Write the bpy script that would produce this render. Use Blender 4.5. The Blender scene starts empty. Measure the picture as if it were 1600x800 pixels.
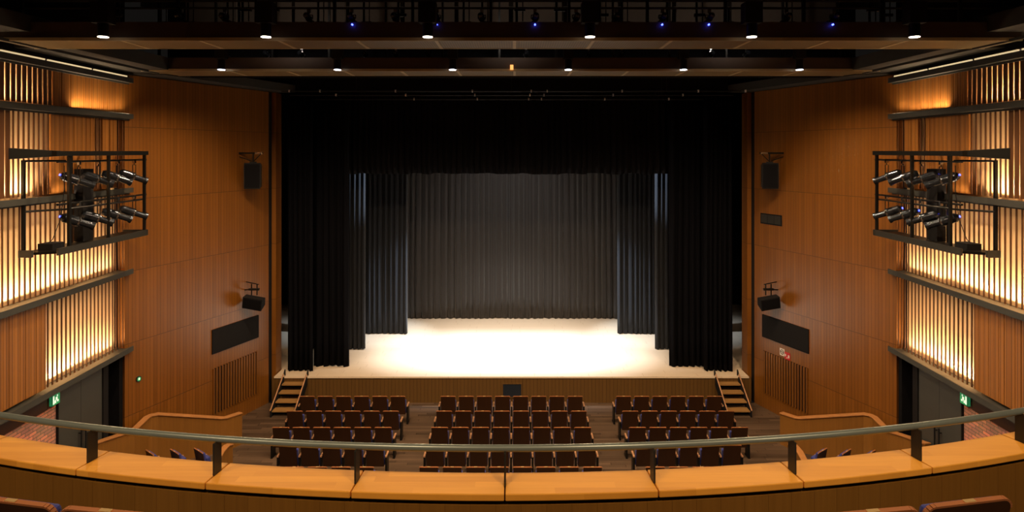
import bpy, math, random
from mathutils import Vector, Matrix
random.seed(7)
PI = math.pi
S = bpy.context.scene
C = S.collection

# ------------------------------------------------------------------ camera, world, exposure
CAMZ = 8.3
cam = bpy.data.objects.new('camera', bpy.data.cameras.new('camera'))
C.objects.link(cam)
cam.location = (0.1, 0, CAMZ)
cam.rotation_euler = (PI / 2, 0, 0)
cam.data.sensor_width = 36
cam.data.lens = 22.5
cam.data.shift_x = -4 / 1600
cam.data.shift_y = -164 / 1600
cam.data.clip_start = 0.05
S.camera = cam
w = bpy.data.worlds.new('world')
S.world = w
w.use_nodes = True
w.node_tree.nodes['Background'].inputs[0].default_value = (0.9, 0.8, 0.7, 1)
w.node_tree.nodes['Background'].inputs[1].default_value = 0.006
S.view_settings.view_transform = 'Standard'
S.view_settings.look = 'None'
S.view_settings.exposure = 0.0
S.view_settings.gamma = 1.0
S.view_settings.use_curve_mapping = False
try:
    S.cycles.max_bounces = 8
    S.cycles.diffuse_bounces = 4
    S.cycles.sample_clamp_indirect = 6
except Exception:
    pass

WARM = (1.0, 0.69, 0.40)
AMBER = (1.0, 0.70, 0.42)
COOL = (0.74, 0.87, 1.0)
P_HOUSE = 820       # each house downlight
P_BALC = 600         # added lamps above the balcony, without fixtures
P_STAGE = 5000
P_SLAT = 21          # per metre of ledge uplight


def spot(name, loc, to, power, angle, col=WARM, blend=0.6, size=0.12):
    l = bpy.data.lights.new(name, 'SPOT')
    l.energy = power; l.color = col; l.spot_size = math.radians(angle)
    l.spot_blend = blend; l.shadow_soft_size = size
    o = bpy.data.objects.new(name, l); C.objects.link(o)
    o.location = loc
    o.rotation_euler = (Vector(to) - Vector(loc)).to_track_quat('-Z', 'Y').to_euler()
    return o


def area(name, loc, to, sx, sy, power, col=AMBER, spread=180):
    l = bpy.data.lights.new(name, 'AREA')
    l.shape = 'RECTANGLE'; l.size = sx; l.size_y = sy
    l.energy = power; l.color = col; l.spread = math.radians(spread)
    o = bpy.data.objects.new(name, l); C.objects.link(o)
    o.location = loc
    return o


DL_X = (-7.1, -4.25, -1.42, 1.42, 4.25, 7.1)
for x in DL_X:                                     # the lamps of the twelve house downlights
    spot('house_and_added_lamp', (x, 11.2, 10.24), (x * 0.97, 11.35, 0), P_HOUSE, 152, WARM, 0.6)
    spot('house_and_added_lamp', (x, 15.75, 10.24), (x * 0.97, 15.9, 0), P_HOUSE * 0.8, 158, WARM, 0.6)
for x in (-5.6, -2.0, 2.0, 5.6):                   # added unseen lamps over the balcony, to brighten the parapet
    spot('house_and_added_lamp', (x, 0.8, 11.4), (x, 3.4, 5), P_BALC, 100, WARM, 0.7, 0.35)
# stage lamps, hung behind the front border
for x, tx in ((-3.6, -2.5), (-1.4, -0.85), (1.4, 0.85), (3.6, 2.5)):
    spot('stage_lamp', (x, 23.4, 9.6), (tx, 23.7, 0.87), P_STAGE, 43, COOL, 1.0, 0.2)
spot('stage_lamp', (0, 22.9, 10.0), (0, 23.2, 0.87), 4200, 84, (1.0, 0.93, 0.83), 0.7, 0.4)
spot('stage_lamp', (0, 25.0, 9.4), (0, 28.4, 2.2), 330, 120, (1.0, 0.93, 0.87), 0.9, 0.3)
for x in (-5.5, 0, 5.5):                           # added dim fill lamps, to lift the roof panels behind the pipes
    spot('roof_fill_lamp', (x, 14.6, 11.3), (x, 17.6, 12.3), 45, 130, (1.0, 0.85, 0.7), 0.8, 0.1)
for s in (-1, 1):
    spot('stage_lamp', (-s * 1.0, 22.75, 8.4), (s * 5.85, 23.9, 6.9), 6500, 24, COOL, 0.9, 0.1)
    spot('stage_lamp', (-s * 1.5, 24.4, 8.6), (s * 4.75, 26.0, 2.2), 5500, 30, COOL, 0.9, 0.1)

# ------------------------------------------------------------------ helpers


class MB:
    def __init__(s):
        s.v = []; s.f = []; s.sm = []

    def add(s, vs, fs, smooth=False):
        b = len(s.v)
        s.v += [Vector(p) for p in vs]
        s.f += [[i + b for i in f] for f in fs]
        s.sm += [smooth] * len(fs)
        return s

    def box(s, x0, x1, y0, y1, z0, z1, M=None):
        vs = [Vector((x, y, z)) for z in (z0, z1) for y in (y0, y1) for x in (x0, x1)]
        if M is not None:
            vs = [M @ p for p in vs]
        return s.add(vs, [(0, 2, 3, 1), (4, 5, 7, 6), (0, 1, 5, 4), (2, 6, 7, 3), (0, 4, 6, 2), (1, 3, 7, 5)])

    def cyl(s, p, q, r, r2=None, n=10, caps=True):
        p = Vector(p); q = Vector(q); r2 = r if r2 is None else r2
        d = (q - p).normalized()
        a = d.cross(Vector((0, 0, 1)) if abs(d.z) < 0.9 else Vector((1, 0, 0))).normalized()
        b = d.cross(a)
        vs = []
        for c, rr in ((p, r), (q, r2)):
            for i in range(n):
                t = 2 * PI * i / n
                vs.append(c + (a * math.cos(t) + b * math.sin(t)) * rr)
        fs = [(i, (i + 1) % n, n + (i + 1) % n, n + i) for i in range(n)]
        s.add(vs, fs, True)
        if caps:
            s.add(vs[:n], [tuple(range(n))[::-1]]); s.add(vs[n:], [tuple(range(n))])
        return s

    def prism(s, poly, dirv, M=None):
        # poly: 3D points of one end, extruded along dirv
        n = len(poly)
        a = [Vector(p) for p in poly]; b = [p + Vector(dirv) for p in a]
        vs = a + b
        if M is not None:
            vs = [M @ p for p in vs]
        return s.add(vs, [tuple(range(n))[::-1], tuple(range(n, 2 * n))] + [(i, (i + 1) % n, n + (i + 1) % n, n + i) for i in range(n)])

    def tube(s, pts, r, n=10):
        pts = [Vector(p) for p in pts]
        rings = []
        for i, p in enumerate(pts):
            d = (pts[min(i + 1, len(pts) - 1)] - pts[max(i - 1, 0)]).normalized()
            a = d.cross(Vector((0, 0, 1)) if abs(d.z) < 0.95 else Vector((1, 0, 0))).normalized()
            b = d.cross(a)
            rings += [p + (a * math.cos(2 * PI * k / n) + b * math.sin(2 * PI * k / n)) * r for k in range(n)]
        fs = []
        for i in range(len(pts) - 1):
            for k in range(n):
                fs.append((i * n + k, i * n + (k + 1) % n, (i + 1) * n + (k + 1) % n, (i + 1) * n + k))
        s.add(rings, fs, True)
        s.add(rings[:n], [tuple(range(n))[::-1]]); s.add(rings[-n:], [tuple(range(n))])
        return s

    def build(s, name, mat, parent=None, loc=None, bevel=0):
        # vertices are given in the frame of the parent (or of the world); loc moves the origin
        loc = Vector(loc) if loc is not None else Vector((0, 0, 0))
        me = bpy.data.meshes.new(name)
        me.from_pydata([p - loc for p in s.v], [], s.f)
        me.polygons.foreach_set('use_smooth', s.sm)
        me.update()
        me.validate()
        import bmesh
        bm = bmesh.new(); bm.from_mesh(me)
        bmesh.ops.recalc_face_normals(bm, faces=bm.faces)
        bm.to_mesh(me); bm.free()
        o = bpy.data.objects.new(name, me); C.objects.link(o)
        me.materials.append(mat)
        if parent:
            o.parent = parent
        o.location = loc
        if bevel:
            m = o.modifiers.new('bevel', 'BEVEL'); m.width = bevel; m.segments = 2; m.limit_method = 'ANGLE'
        return o


def tag(o, label=None, cat=None, group=None, kind=None):
    if label: o['label'] = label
    if cat: o['category'] = cat
    if group: o['group'] = group
    if kind: o['kind'] = kind
    return o


def thing(name, label, cat, loc=(0, 0, 0), rz=0, group=None):
    o = bpy.data.objects.new(name, None); C.objects.link(o)
    o.empty_display_size = 0.1
    o.location = loc; o.rotation_euler = (0, 0, rz)
    return tag(o, label, cat, group)


def dup(root, loc, rz=None, label=None, group=None, skip=()):
    r = root.copy(); C.objects.link(r); r.location = loc
    if rz is not None: r.rotation_euler = (0, 0, rz)
    if label: r['label'] = label
    if group: r['group'] = group
    for ch in root.children:
        if ch.name.split('.')[0] in skip: continue
        c = ch.copy(); C.objects.link(c); c.parent = r
        for g in ch.children:
            if g.name.split('.')[0] in skip: continue
            d = g.copy(); C.objects.link(d); d.parent = c
    return r


ORD = ('first', 'second', 'third', 'fourth', 'fifth', 'sixth', 'seventh', 'eighth', 'ninth', 'tenth', 'eleventh', 'twelfth')

# ------------------------------------------------------------------ materials


def newmat(name):
    m = bpy.data.materials.new(name); m.use_nodes = True
    return m, m.node_tree, m.node_tree.nodes['Principled BSDF']


def plain(name, col, rough=0.6, metal=0.0, spec=0.5, var=0.12, scale=6, sheen=0, bump=0):
    m, t, b = newmat(name)
    N = t.nodes.new; L = t.links.new
    tc = N('ShaderNodeTexCoord'); n = N('ShaderNodeTexNoise'); n.inputs['Scale'].default_value = scale
    n.inputs['Detail'].default_value = 4
    L(tc.outputs['Object'], n.inputs['Vector'])
    mx = N('ShaderNodeMix'); mx.data_type = 'RGBA'
    mx.inputs['A'].default_value = (*[c * (1 - var) for c in col], 1)
    mx.inputs['B'].default_value = (*[min(1, c * (1 + var)) for c in col], 1)
    L(n.outputs['Fac'], mx.inputs['Factor']); L(mx.outputs['Result'], b.inputs['Base Color'])
    b.inputs['Roughness'].default_value = rough; b.inputs['Metallic'].default_value = metal
    b.inputs['Specular IOR Level'].default_value = spec
    if sheen:
        b.inputs['Sheen Weight'].default_value = sheen; b.inputs['Sheen Roughness'].default_value = 0.5
    if bump:
        bp = N('ShaderNodeBump'); bp.inputs['Strength'].default_value = bump; bp.inputs['Distance'].default_value = 0.01
        L(n.outputs['Fac'], bp.inputs['Height']); L(bp.outputs['Normal'], b.inputs['Normal'])
    return m


def emit(name, col, strength):
    m, t, b = newmat(name)
    b.inputs['Base Color'].default_value = (*col, 1)
    b.inputs['Emission Color'].default_value = (*col, 1)
    b.inputs['Emission Strength'].default_value = strength
    return m


def wood(name, c1, c2, d=(1, 0, 0), pitch=0.11, groove=0.06, seam=None, seam_off=0.0, rough=0.42, bump=0.5,
         grain=(30, 1.2), up=(0, 0, 1), plankvar=0.5, groovedark=0.55, spec=0.4, stagger=False, dline=0.02):
    """boards of width pitch laid side by side along d, long axis along up"""
    m, t, b = newmat(name)
    N = t.nodes.new; L = t.links.new
    tc = N('ShaderNodeTexCoord')

    def dot(v):
        n = N('ShaderNodeVectorMath'); n.operation = 'DOT_PRODUCT'; n.inputs[1].default_value = v
        L(tc.outputs['Object'], n.inputs[0]); return n.outputs['Value']

    def mt(op, a, bb=None, cc=None):
        n = N('ShaderNodeMath'); n.operation = op
        for i, q in enumerate((a, bb, cc)):
            if q is None: continue
            if isinstance(q, (int, float)): n.inputs[i].default_value = q
            else: L(q, n.inputs[i])
        return n.outputs[0]
    s = dot(d); z = dot(up)
    k = mt('DIVIDE', s, pitch); fl = mt('FLOOR', k); fr = mt('FRACT', k)
    gm = mt('LESS_THAN', fr, groove)
    wn = N('ShaderNodeTexWhiteNoise'); wn.noise_dimensions = '2D'
    cb = N('ShaderNodeCombineXYZ'); L(fl, cb.inputs[0])
    mask = gm
    if seam:
        zz = mt('ADD', z, seam_off)
        if stagger:
            w1 = N('ShaderNodeTexWhiteNoise'); w1.noise_dimensions = '1D'; L(fl, w1.inputs['W'])
            zz = mt('MULTIPLY_ADD', w1.outputs['Value'], seam, zz)
        q = mt('DIVIDE', zz, seam)
        L(mt('FLOOR', q), cb.inputs[1])
        mask = mt('MAXIMUM', gm, mt('LESS_THAN', mt('FRACT', q), dline / seam))
    L(cb.outputs[0], wn.inputs['Vector'])
    gv = N('ShaderNodeCombineXYZ')
    L(mt('MULTIPLY', s, grain[0]), gv.inputs[0]); L(mt('MULTIPLY', z, grain[1]), gv.inputs[1])
    L(mt('MULTIPLY', wn.outputs['Value'], 37.0), gv.inputs[2])
    nz = N('ShaderNodeTexNoise'); nz.inputs['Scale'].default_value = 1.0; nz.inputs['Detail'].default_value = 5
    nz.inputs['Roughness'].default_value = 0.6
    L(gv.outputs[0], nz.inputs['Vector'])
    f = mt('ADD', mt('MULTIPLY', nz.outputs['Fac'], 1 - plankvar * 0.6), mt('MULTIPLY', wn.outputs['Value'], plankvar * 0.6))
    mx = N('ShaderNodeMix'); mx.data_type = 'RGBA'
    mx.inputs['A'].default_value = (*c1, 1); mx.inputs['B'].default_value = (*c2, 1)
    L(f, mx.inputs['Factor'])
    m2 = N('ShaderNodeMix'); m2.data_type = 'RGBA'; m2.blend_type = 'MULTIPLY'
    g = 1 - groovedark
    m2.inputs['B'].default_value = (g, g * 0.95, g * 0.9, 1)
    L(mask, m2.inputs['Factor']); L(mx.outputs['Result'], m2.inputs['A'])
    L(m2.outputs['Result'], b.inputs['Base Color'])
    h = mt('SUBTRACT', mt('MULTIPLY', nz.outputs['Fac'], 0.15), mask)
    bp = N('ShaderNodeBump'); bp.inputs['Strength'].default_value = bump; bp.inputs['Distance'].default_value = 0.006
    L(h, bp.inputs['Height']); L(bp.outputs['Normal'], b.inputs['Normal'])
    b.inputs['Roughness'].default_value = rough
    b.inputs['Specular IOR Level'].default_value = spec
    return m


SD = Vector((0.04, -1, 0)).normalized()
M_WALL = wood('oak_ribbed_panelling', (0.140, 0.050, 0.006), (0.255, 0.096, 0.015), d=(0, 1.07, 0), pitch=0.105, groove=0.12,
              seam=1.85, seam_off=0.35, rough=0.33, spec=0.6, plankvar=0.65, groovedark=0.5, grain=(40, 0.8))
M_SLATBACK = wood('pale_timber_backing', (0.62, 0.42, 0.22), (0.78, 0.56, 0.32), d=(0, 1, 0), pitch=0.3, groove=0.0, rough=0.6)
M_SLAT = wood('timber_slats', (0.075, 0.028, 0.008), (0.13, 0.050, 0.014), d=(0, 1, 0), pitch=0.15, groove=0.0, rough=0.5, plankvar=0.7)
M_SOLID = wood('timber_boards', (0.20, 0.075, 0.012), (0.36, 0.145, 0.028), d=(0, 1, 0), pitch=0.15, groove=0.12, rough=0.45, plankvar=0.9, groovedark=0.6)
M_FASCIA = wood('stage_front_boards', (0.085, 0.043, 0.010), (0.14, 0.071, 0.017), d=(1, 0, 0), pitch=0.12, groove=0.1, rough=0.5, plankvar=0.3)
M_PANEL = wood('parapet_veneer', (0.14, 0.064, 0.010), (0.24, 0.115, 0.019), d=(1, 0, 0), pitch=0.16, groove=0.025, rough=0.45, plankvar=0.35, grain=(45, 1.0), groovedark=0.3)
M_PANELY = wood('partition_veneer', (0.17, 0.075, 0.014), (0.27, 0.12, 0.024), d=(1, 0.5, 0), pitch=0.10, groove=0.03, rough=0.45, plankvar=0.3, groovedark=0.25)
M_COPING = wood('varnished_oak_coping', (0.62, 0.26, 0.028), (0.90, 0.44, 0.065), d=(0, 1, 0), up=(1, 0, 0), pitch=0.07, groove=0.0,
                seam=0.9, stagger=True, rough=0.55, spec=0.3, plankvar=0.75, grain=(34, 2.5), bump=0.15, dline=0.0)
M_CAP = plain('partition_cap_wood', (0.42, 0.19, 0.065), 0.4, var=0.25, scale=9)
M_FLOOR = wood('dark_plank_floor', (0.034, 0.021, 0.013), (0.155, 0.100, 0.066), d=(0, 1, 0), up=(1, 0, 0), pitch=0.12, groove=0.05,
               seam=1.8, stagger=True, rough=0.5, plankvar=0.9, grain=(14, 1.2), groovedark=0.6)
M_STAGE = wood('pale_stage_boards', (0.66, 0.53, 0.40), (0.80, 0.67, 0.52), d=(0, 1, 0), up=(1, 0, 0), pitch=0.3, groove=0.01,
               seam=1.8, stagger=True, rough=0.5, plankvar=0.2, groovedark=0.15)
M_TREAD = wood('step_tread_wood', (0.26, 0.14, 0.045), (0.36, 0.20, 0.07), d=(0, 1, 0), up=(1, 0, 0), pitch=0.3, groove=0.0, rough=0.5)
M_BLACK = plain('matt_black', (0.009, 0.009, 0.011), 0.75, spec=0.2)
M_VOID = plain('black_masking', (0.006, 0.006, 0.008), 0.95, spec=0.1)
M_LEDGE = plain('dark_grey_steel_ledge', (0.050, 0.052, 0.048), 0.55, metal=0.2, var=0.2, scale=3)
M_CEIL = plain('dark_ceiling_paint', (0.024, 0.022, 0.018), 0.8, var=0.2)
M_STEEL = plain('black_steel', (0.009, 0.009, 0.009), 0.4, metal=0.5)
M_GREYSTEEL = plain('dark_grey_steel', (0.035, 0.034, 0.03), 0.45, metal=0.4)
M_RAIL = plain('grey_green_painted_handrail', (0.20, 0.24, 0.225), 0.3, metal=0.3)
M_CHROME = plain('bare_metal', (0.6, 0.62, 0.65), 0.25, metal=1.0)
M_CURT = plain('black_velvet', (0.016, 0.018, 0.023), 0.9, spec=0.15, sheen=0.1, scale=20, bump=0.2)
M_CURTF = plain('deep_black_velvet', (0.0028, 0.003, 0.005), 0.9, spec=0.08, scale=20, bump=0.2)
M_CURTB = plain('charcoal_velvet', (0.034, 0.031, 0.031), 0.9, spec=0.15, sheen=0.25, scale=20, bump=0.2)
M_DOOR = plain('charcoal_door_paint', (0.045, 0.048, 0.047), 0.45, var=0.1)
M_SEATW = wood('seat_back_walnut', (0.020, 0.0070, 0.002), (0.042, 0.0145, 0.004), d=(1, 0, 0), pitch=0.6, groove=0.0, rough=0.4, grain=(26, 1.5))
M_SEATEDGE = plain('seat_back_edge_wood', (0.34, 0.13, 0.05), 0.45, var=0.2)
M_ARM = plain('armrest_wood', (0.50, 0.27, 0.15), 0.35, var=0.2)
M_BLUE = plain('blue_upholstery', (0.025, 0.035, 0.24), 0.85, sheen=0.2, scale=60)
M_BRASS = plain('brass_number_plate', (0.85, 0.60, 0.28), 0.35, metal=0.6)
M_YELLOW = None


def perforated():
    m, t, b = newmat('perforated_ochre_panel')
    N = t.nodes.new; L = t.links.new
    tc = N('ShaderNodeTexCoord'); v = N('ShaderNodeTexVoronoi'); v.inputs['Scale'].default_value = 22
    v.inputs['Randomness'].default_value = 0.0
    L(tc.outputs['Object'], v.inputs['Vector'])
    cr = N('ShaderNodeValToRGB'); cr.color_ramp.elements[0].position = 0.22; cr.color_ramp.elements[1].position = 0.3
    cr.color_ramp.elements[0].color = (0.02, 0.014, 0.006, 1); cr.color_ramp.elements[1].color = (0.17, 0.11, 0.035, 1)
    L(v.outputs['Distance'], cr.inputs['Fac']); L(cr.outputs['Color'], b.inputs['Base Color'])
    b.inputs['Roughness'].default_value = 0.5
    return m


M_PERF = perforated()


def brick():
    m, t, b = newmat('red_brick')
    N = t.nodes.new; L = t.links.new
    tc = N('ShaderNodeTexCoord'); sp = N('ShaderNodeSeparateXYZ'); cb = N('ShaderNodeCombineXYZ')
    L(tc.outputs['Object'], sp.inputs[0]); L(sp.outputs['Y'], cb.inputs[0]); L(sp.outputs['Z'], cb.inputs[1])
    k = N('ShaderNodeTexBrick'); k.inputs['Scale'].default_value = 1.0
    k.inputs['Brick Width'].default_value = 0.22; k.inputs['Row Height'].default_value = 0.075; k.inputs['Mortar Size'].default_value = 0.008
    k.inputs['Color1'].default_value = (0.62, 0.24, 0.15, 1); k.inputs['Color2'].default_value = (0.30, 0.15, 0.13, 1)
    k.inputs['Mortar'].default_value = (0.12, 0.10, 0.08, 1); k.inputs['Bias'].default_value = 0.1
    L(cb.outputs[0], k.inputs['Vector'])
    n = N('ShaderNodeTexNoise'); n.inputs['Scale'].default_value = 3; L(tc.outputs['Object'], n.inputs['Vector'])
    mx = N('ShaderNodeMix'); mx.data_type = 'RGBA'; mx.blend_type = 'MULTIPLY'; mx.inputs['Factor'].default_value = 0.6
    L(k.outputs['Color'], mx.inputs['A']); L(n.outputs['Color'], mx.inputs['B'])
    m2 = N('ShaderNodeMix'); m2.data_type = 'RGBA'; m2.blend_type = 'ADD'; m2.inputs['Factor'].default_value = 0.5
    L(mx.outputs['Result'], m2.inputs['A']); L(k.outputs['Color'], m2.inputs['B'])
    L(m2.outputs['Result'], b.inputs['Base Color'])
    bp = N('ShaderNodeBump'); bp.invert = True; bp.inputs['Strength'].default_value = 0.6; bp.inputs['Distance'].default_value = 0.01
    L(k.outputs['Fac'], bp.inputs['Height']); L(bp.outputs['Normal'], b.inputs['Normal'])
    b.inputs['Roughness'].default_value = 0.85
    return m


M_BRICK = brick()
M_GLOW = emit('warm_led_strip', (1.0, 0.76, 0.42), 0.75)
M_LENS = emit('downlight_lens', (1.0, 0.86, 0.72), 12.0)
M_LENS2 = emit('cool_downlight_lens', (0.82, 0.85, 1.0), 12.0)
M_BLUELED = emit('blue_led', (0.04, 0.06, 1.0), 14.0)
M_GREEN = emit('green_exit_light', (0.03, 0.36, 0.14), 0.28)
M_WHITEEM = emit('white_sign_light', (0.8, 1.0, 0.85), 0.7)
M_WHITE = plain('white_sign_and_glint_paint', (0.75, 0.72, 0.72), 0.5, var=0.03)
M_RED = plain('red_sign_paint', (0.5, 0.02, 0.03), 0.5, var=0.05)
M_ORANGE = emit('amber_indicator', (1.0, 0.45, 0.12), 1.2)

# ------------------------------------------------------------------ room shell
CORNER = 16.3
STAGE_Y = 21.1
STAGE_Z = 0.87


def wx(y, s=1):   # half width of the slatted side walls at depth y
    return s * (9.83 - 0.04 * (CORNER - y))


def iw(y, s=1):   # half width of the angled panelled walls at depth y
    return s * (8.02 + 0.377 * (STAGE_Y - y))


def struct(o, kind='structure'):
    o['kind'] = kind
    return o


struct(MB().box(-11.5, 11.5, -4, STAGE_Y, -0.2, 0).build('floor', M_FLOOR))
struct(MB().box(-11.5, 11.5, -4, 31, 13.2, 13.4).build('ceiling', M_CEIL))
struct(MB().box(-11.5, 11.5, -4.2, -4, 0, 13.2).build('wall_back', M_SOLID))

# tiers: z of the ledges (centre line at the wall)
LZ = (10.10, 9.18, 7.30, 5.22, 3.24)
# per tier (between LZ[i] and LZ[i+1]): segments in depth (y0, y1, kind)
TIERS = [
    [(13.6, 16.3, 'solid'), (10.2, 13.6, 'wide'), (-4, 10.2, 'solid')],
    [(15.95, 16.3, 'narrow'), (15.35, 15.95, 'solid'), (15.05, 15.35, 'narrow'), (13.55, 15.05, 'solid'), (12.42, 13.55, 'narrow'), (10.2, 12.42, 'wide'), (-4, 10.2, 'solid')],
    [(10.2, 16.3, 'narrow'), (-4, 10.2, 'solid')],
    [(13.4, 16.3, 'narrow'), (-4, 13.4, 'solid')],
]
# uplights: tier, y0, y1, strength
UPL = [(0, 10.4, 13.4, 1.2), (0, 14.2, 16.2, 0.7),
       (1, 12.0, 13.3, 1.5), (1, 13.6, 14.5, 0.3), (1, 15.05, 15.35, 0.6), (1, 10.4, 12.0, 0.7),
       (2, 11.2, 14.8, 1.35), (2, 14.8, 16.15, 0.7),
       (3, 13.7, 15.6, 1.5), (3, 15.6, 16.2, 0.9)]
PITCH = 0.148


def side_wall(s):
    name = 'left' if s < 0 else 'right'

    def pt(y, n, z):   # n = distance from the slat face into the room
        return Vector((s * (wx(y) - n), y, z))

    def slab(mb, y0, y1, n0, n1, z0, z1):
        vs = [pt(y, n, z) for z in (z0, z1) for y in (y0, y1) for n in (n0, n1)]
        return mb.add(vs, [(0, 2, 3, 1), (4, 5, 7, 6), (0, 1, 5, 4), (2, 6, 7, 3), (0, 4, 6, 2), (1, 3, 7, 5)])
    wall = MB(); slab(wall, -4, CORNER, -0.50, -0.27, 3.2, 10.2)
    wall = struct(wall.build('wall_' + name, M_SLATBACK))
    up = MB(); slab(up, -4, CORNER, -0.60, 0.0, 10.25, 13.2)
    up.build('upper_masking', M_VOID, wall)
    for ti, segs in enumerate(TIERS):
        zt = LZ[ti] - 0.06; zb = LZ[ti + 1] + 0.09
        sl = MB(); so = MB()
        for y0, y1, k in segs:
            if k == 'solid':
                n = max(1, round((y1 - y0) / PITCH)); p = (y1 - y0) / n
                for i in range(n):
                    dd = random.uniform(0, 0.012)
                    slab(so, y0 + i * p + 0.006, y0 + (i + 1) * p - 0.006, -0.04, dd, zb, zt)
                slab(so, y0, y1, -0.07, -0.035, zb, zt)
            else:
                wd = 0.036 if k == 'narrow' else 0.108
                n = max(1, round((y1 - y0) / PITCH)); p = (y1 - y0) / n
                for i in range(n):
                    c = y0 + (i + 0.5) * p
                    slab(sl, c - wd / 2, c + wd / 2, -0.018, 0, zb, zt)
        if sl.v: sl.build('slat_panel', M_SLAT, wall)
        so.build('board_panel', M_SOLID, wall)
    # brick base below the lowest ledge, in front of it the door opening
    bk = MB(); slab(bk, -4, 13.8, -0.45, -0.05, 0, 3.2)
    bk.build('brick_base', M_BRICK, wall)
    rv = MB(); slab(rv, 13.8, 16.15, -0.45, -0.40, 0, 3.2); slab(rv, 16.15, CORNER, -0.45, -0.05, 0, 3.2)
    rv.build('door_recess', M_VOID, wall)
    lb = MB(); slab(lb, 6, 13.45, -0.05, 0.0, 2.86, 3.12)
    lb.build('soffit_board', M_SEATW, wall)
    # ledges
    for i, z in enumerate(LZ):
        m = MB()
        slab(m, -4, CORNER + 0.12, -0.27 if i else -0.1, 0.16, z - 0.06, z + 0.025)
        slab(m, -4, CORNER + 0.12, 0.13, 0.16, z + 0.025, z + 0.065)       # upstand hiding the lamps
        slab(m, -4, CORNER + 0.12, 0.02, 0.05, z - 0.10, z - 0.06)
        o = struct(m.build('trim_%d' % (i + 1 + (0 if s < 0 else 5)), M_LEDGE))
        if i == 0:
            for y0, y1 in ((5, 8.5), (8.6, 11.9), (12.0, 13.2), (13.3, 14.75), (14.85, 16.2)):
                g = MB(); slab(g, y0, y1, 0.09, 0.125, z + 0.075, z + 0.105)
                g.build('light_strip', M_GLOW, o)
    # uplights behind the slats
    for ti, y0, y1, st in UPL:
        z = LZ[ti + 1] + 0.06
        yc = (y0 + y1) / 2; ln = y1 - y0
        solid = any(a <= yc <= b and k == 'solid' for a, b, k in TIERS[ti])
        n = 0.125 if solid else -0.13
        l = bpy.data.lights.new('ledge_uplight', 'AREA'); l.shape = 'RECTANGLE'
        l.size = 0.06; l.size_y = ln; l.energy = P_SLAT * ln * st; l.color = AMBER; l.spread = math.radians(120)
        o = bpy.data.objects.new('ledge_uplight', l); C.objects.link(o)
        o.location = pt(yc, n, z)
        o.rotation_euler = (PI, -s * math.radians(-9 if not solid else -6), 0)
    return wall


for s in (-1, 1):
    side_wall(s)
    nm = 'left' if s < 0 else 'right'
    # angled panelled wall beside the stage
    y0, y1 = CORNER, STAGE_Y + 0.02
    a = Vector((iw(y0, s), y0, 0)); b = Vector((iw(y1, s), y1, 0))
    nrm = Vector((s * 1, 0.377, 0)).normalized() * 0.25
    m = MB(); m.prism([a, b, b + nrm, a + nrm], (0, 0, 10.25))
    fw = struct(m.build('wall_front_' + nm, M_WALL))
    # proscenium jamb: set back edge then a narrow wooden strip
    j = MB().box(*sorted((s * 8.0, s * 8.3)), STAGE_Y + 0.02, STAGE_Y + 0.6, 0, 10.25)
    j.build('jamb_recess', M_BLACK, fw)
    j = MB().box(*sorted((s * 7.86, s * 8.02)), STAGE_Y + 0.25, STAGE_Y + 0.75, 0, 10.25)
    j.build('jamb_strip', M_WALL, fw)
    # dark soffit strips above
    m = MB()
    m.prism([(iw(CORNER, s) - s * 0.9, CORNER + 0.3, 10.27), (iw(CORNER, s) + s * 0.4, CORNER, 10.27), (s * 8.4, STAGE_Y + 0.5, 10.27), (s * 7.3, STAGE_Y + 0.5, 10.27)], (0, 0, 0.25))
    struct(m.build('ceiling_soffit_front_' + nm, M_CEIL))
    m = MB()
    m.prism([(s * 8.6, 12.5, 10.32), (s * 10.3, 12.5, 10.32), (s * 10.3, 16.5, 10.32), (s * 8.5, 16.5, 10.32)], (0, 0, 0.3))
    m.prism([(s * 8.9, 4, 10.45), (s * 10.3, 4, 10.45), (s * 10.3, 12.5, 10.45), (s * 8.6, 12.5, 10.45)], (0, 0, 0.3))
    m.box(*sorted((s * 9.0, s * 9.05)), 8, 16.4, 10.27, 10.32)
    struct(m.build('ceiling_soffit_side_' + nm, M_CEIL))
    # stage house
    struct(MB().box(*sorted((s * 11.3, s * 11.5)), STAGE_Y + 0.3, 31, 0, 13.2).build('wall_stage_' + nm, M_VOID))
    struct(MB().box(*sorted((s * 8.3, s * 11.3)), STAGE_Y + 0.3, STAGE_Y + 0.5, 0, 13.2).build('wall_masking_' + nm, M_VOID))
struct(MB().box(-11.5, 11.5, 31, 31.2, 0, 13.2).build('wall_stage_back', M_VOID))
struct(MB().box(-8.3, 8.3, STAGE_Y + 0.5, STAGE_Y + 0.6, 10.35, 13.2).build('wall_header', M_VOID))

# stage platform
st = thing('stage', 'low wooden stage with pale boards and brown boarded front', 'stage', (0, STAGE_Y, 0))
st['kind'] = 'structure'
MB().box(-7.82, 7.82, -0.03, 9.9, STAGE_Z - 0.05, STAGE_Z).box(-11.3, 11.3, 0.8, 9.9, STAGE_Z - 0.06, STAGE_Z - 0.01).build('stage_floor', M_STAGE, st)
MB().box(-7.9, 7.9, 0, 0.2, 0, STAGE_Z - 0.05).build('stage_front', M_FASCIA, st)
h = thing('stage_front_hatch', 'square black hatch set in the middle of the stage front', 'hatch', (0.02, STAGE_Y, 0.2))
MB().box(-0.30, 0.30, -0.02, 0.0, 0, 0.42).build('panel', plain('blue_black_panel', (0.012, 0.018, 0.03), 0.3), h)
MB().box(-0.33, -0.30, -0.03, 0.0, -0.03, 0.45).box(0.30, 0.33, -0.03, 0.0, -0.03, 0.45).box(-0.3, 0.3, -0.03, 0, 0.42, 0.45).box(-0.3, 0.3, -0.03, 0, -0.03, 0).build('frame', M_FASCIA, h)

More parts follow.
